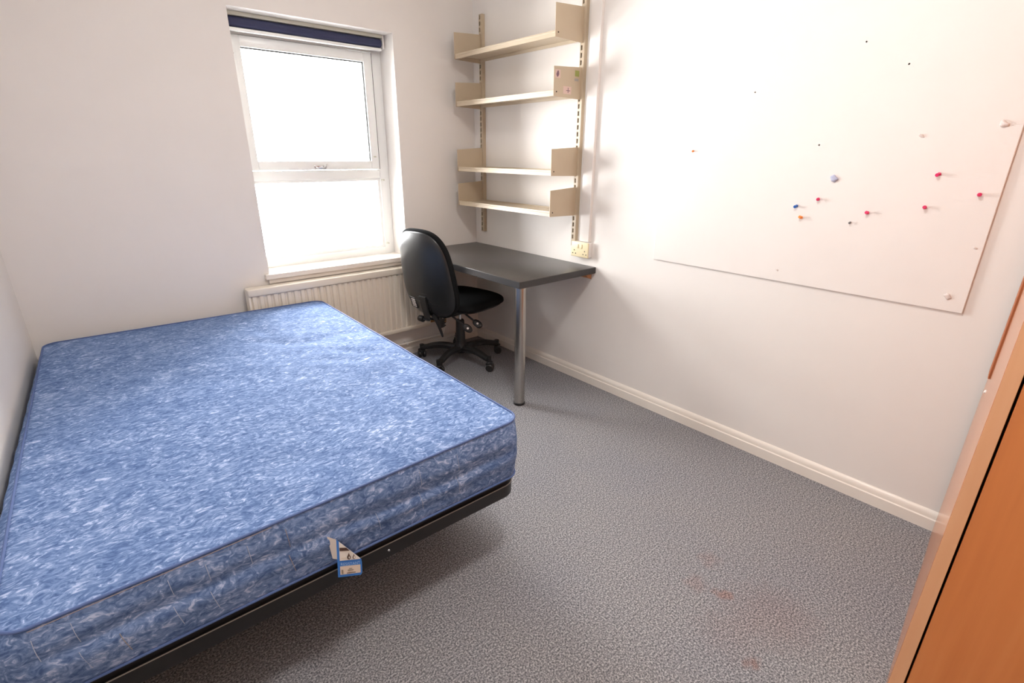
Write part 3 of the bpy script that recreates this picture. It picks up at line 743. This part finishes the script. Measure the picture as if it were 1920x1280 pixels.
b.build('back_cushion', 'black_fabric', CH, smooth=80)
for i in range(3):             # moulded ribs across the lower shell
    pts = []
    for k in range(13):
        x = -0.13+0.26*k/12; y = -0.105-0.030*i-0.25*x*x+0.004
        p = bbend(Vector((x, y, -0.0235+0.006*(abs(x)/0.13)**2))); pts.append(Mb @ p)
    MB().tube(pts, 0.0035, 6).build('moulded_rib', 'black_shell', sh)
b = MB(); b.box(-0.034, 0.034, -0.215, -0.145, -0.034, -0.014, 0.003)
for v in b.bm.verts: v.co = Mb @ (bbend(v.co + Vector((0.085, 0, 0))) if False else v.co + Vector((0.0, 0, -0.012)))
b.build('back_carrier', 'black_plastic', CH)
b = MB(); b.box(0.085, 0.150, -0.225, -0.150, -0.026, -0.012, 0.002)
for v in b.bm.verts: v.co = Mb @ bbend(v.co)
b.build('adjuster_slot', 'black_plastic', sh, smooth=0)
for i in range(5):
    b = MB(); b.box(0.088, 0.128, -0.166-0.012*i, -0.161-0.012*i, -0.0285, -0.0255)
    for v in b.bm.verts: v.co = Mb @ bbend(v.co)
    b.build('adjuster_tooth', 'tack_white', sh, smooth=0)
sp = MB()
sp.sweep([Mb @ Vector((0, -0.12, -0.050)), Mb @ Vector((0, -0.20, -0.052)), Mb @ Vector((0, -0.27, -0.050)), Vector((-0.235, 0, 0.350)), Vector((-0.18, 0, 0.345)), Vector((-0.10, 0, 0.358))],
         [(0.055, 0.010), (0.055, 0.012), (0.05, 0.012), (0.05, 0.014), (0.05, 0.014), (0.05, 0.014)], upv=(1, 0, 0.6))
sp.build('back_bar', 'black_plastic', CH)
b = MB(); b.sweep([(-0.285, -0.045, 0.400), (-0.255, -0.05, 0.345), (-0.228, -0.055, 0.262), (-0.222, -0.055, 0.242)], [(0.026, 0.016), (0.024, 0.016), (0.015, 0.010), (0.012, 0.008)], upv=(0, 1, 0))
b.build('tilt_lever', 'black_plastic', CH)
rt_ = MB()
rt_.box(-0.245, -0.195, -0.052, -0.040, 0.300, 0.385, 0.004)
for i in range(4): rt_.box(-0.198, -0.184, -0.051, -0.041, 0.304+0.018*i, 0.313+0.018*i, 0.002)
rt_.build('ratchet_plate', 'black_plastic', CH)
MB().lathe([(0.0005, 0), (0.007, 0), (0.006, 0.005), (0.0005, 0.006)], 12, Matrix.Translation((-0.215, -0.052, 0.366)) @ Matrix.Rotation(PI/2, 4, 'X')).build('bolt', 'chrome', CH)
b = MB(); b.lathe([(0.0005, -0.02), (0.018, -0.02), (0.020, -0.016), (0.020, 0.016), (0.018, 0.02), (0.0005, 0.02)], 16, Matrix.Translation((-0.275, 0.075, 0.352)) @ Matrix.Rotation(PI/2, 4, 'X')); b.tube([(-0.255, 0.02, 0.345), (-0.275, 0.06, 0.352)], 0.007, 8)
b.build('back_knob', 'black_plastic', CH)
for (p0, p1, sc_) in (((-0.165, -0.09, 0.372), (-0.115, -0.150, 0.305), 1.0), ((-0.06, -0.09, 0.372), (-0.035, -0.165, 0.318), 1.0)):
    p0 = Vector(p0); p1 = Vector(p1)
    lv = MB().tube([(max(-0.11, p0.x), -0.06, 0.372), p0, p1], 0.0065, 8).build('lever', 'black_plastic', CH)
    b = MB(); b.pad(0.036, 0.023, 2.2, 0.008, 0.008, nr=6, nt=24)
    d = (p1-p0).normalized(); zc = Vector((-0.55, -0.8, 0.25)); zc = (zc-d*zc.dot(d)).normalized(); yc = zc.cross(d)
    Ml = Matrix((d, yc, zc)).transposed().to_4x4(); Ml.translation = p1+d*0.022
    for v in b.bm.verts: v.co = Ml @ v.co
    b.build('lever_paddle', 'black_plastic', lv)
    MB().lathe([(0.0005, 0.0070), (0.007, 0.0070), (0.007, 0.0092), (0.0005, 0.0092)], 14, Ml).build('paddle_symbol', 'white_plastic', lv)

# ------------------------------------------------------------------ wardrobe
WR = math.radians(4.8)
wd = thing('wardrobe', 'tall orange beech wardrobe with glossy side panel beside the pin board', 'wardrobe', (-0.93, -2.962, 0), WR)
WD, WW, WH, TH = 0.60, 0.95, 1.95, 0.027                  # local +x towards the wall, -y along the doors
MB().box(0.0006, WD, -TH, 0, 0, WH, 0.0008, 1).build('side_panel', 'beech_side', wd)
MB().box(-0.0006, 0.0004, -TH+0.0006, -0.0006, 0, WH).build('edge_band', 'beech_edge', wd, smooth=0)
MB().box(0, WD, -WW, -WW+TH, 0, WH, 0.0008, 1).build('side_panel', 'beech_side', wd)
MB().box(0.022, WD, -WW+TH, -TH, WH-TH, WH).build('top_panel', 'beech_side', wd)
MB().box(0.03, WD, -WW+TH, -TH, 0.06, 0.08).build('bottom_panel', 'beech_side', wd)
MB().box(0.045, 0.06, -WW+TH, -TH, 0.0, 0.06).build('plinth', 'beech_door', wd)
MB().box(WD-0.008, WD-0.002, -WW+TH, -TH, 0.08, WH-TH).build('back_panel', 'beech_side', wd)
ymid = -WW/2
for (ya, yb, hy) in ((-TH-0.0045, ymid+0.0015, ymid+0.05), (ymid-0.0015, -WW+TH+0.0045, ymid-0.05)):
    dr = MB().box(0.0, 0.018, yb, ya, 0.012, WH-0.003, 0.0012, 1).build('door', 'beech_door', wd)
    MB().tube([(0, hy, 0.98), (-0.028, hy, 0.98), (-0.028, hy, 1.10), (0, hy, 1.10)], 0.005, 8).build('handle', 'chrome', dr)
MB().box(WD+0.004, 0.905, -TH, -0.002, 0, 1.95).build('filler_panel', 'beech_side', wd, smooth=0)
MB().box(WD+0.002, WD+0.085, -0.002, 0.006, 0.735, 1.95, 0.0015, 1).build('cover_strip', 'batten_wood', wd)
MB().lathe([(0.0005, -0.0005), (0.006, -0.0005), (0.005, 0.003), (0.0005, 0.004)], 14, Matrix.Translation((WD-0.012, 0, 0.700)) @ Matrix.Rotation(-PI/2, 4, 'X')).build('screw_cap', 'white_plastic', wd)

# ------------------------------------------------------------------ unseen fill lamp, added on the ceiling to brighten the room
cl = thing('fill_lamp', 'added round white fill lamp, unseen, flush on the ceiling', 'lamp', (-1.35, -2.30, H))
MB().lathe([(0.0005, 0), (0.19, 0), (0.19, -0.02), (0.18, -0.028), (0.0005, -0.028)], 40).build('fill_lamp_base', 'white_plastic', cl)
MB().lathe([(0.17, -0.0285), (0.172, -0.045), (0.155, -0.075), (0.11, -0.098), (0.05, -0.108), (0.0005, -0.11)], 40).build('fill_lamp_shade', 'fill_lamp_diffuser', cl, smooth=80)
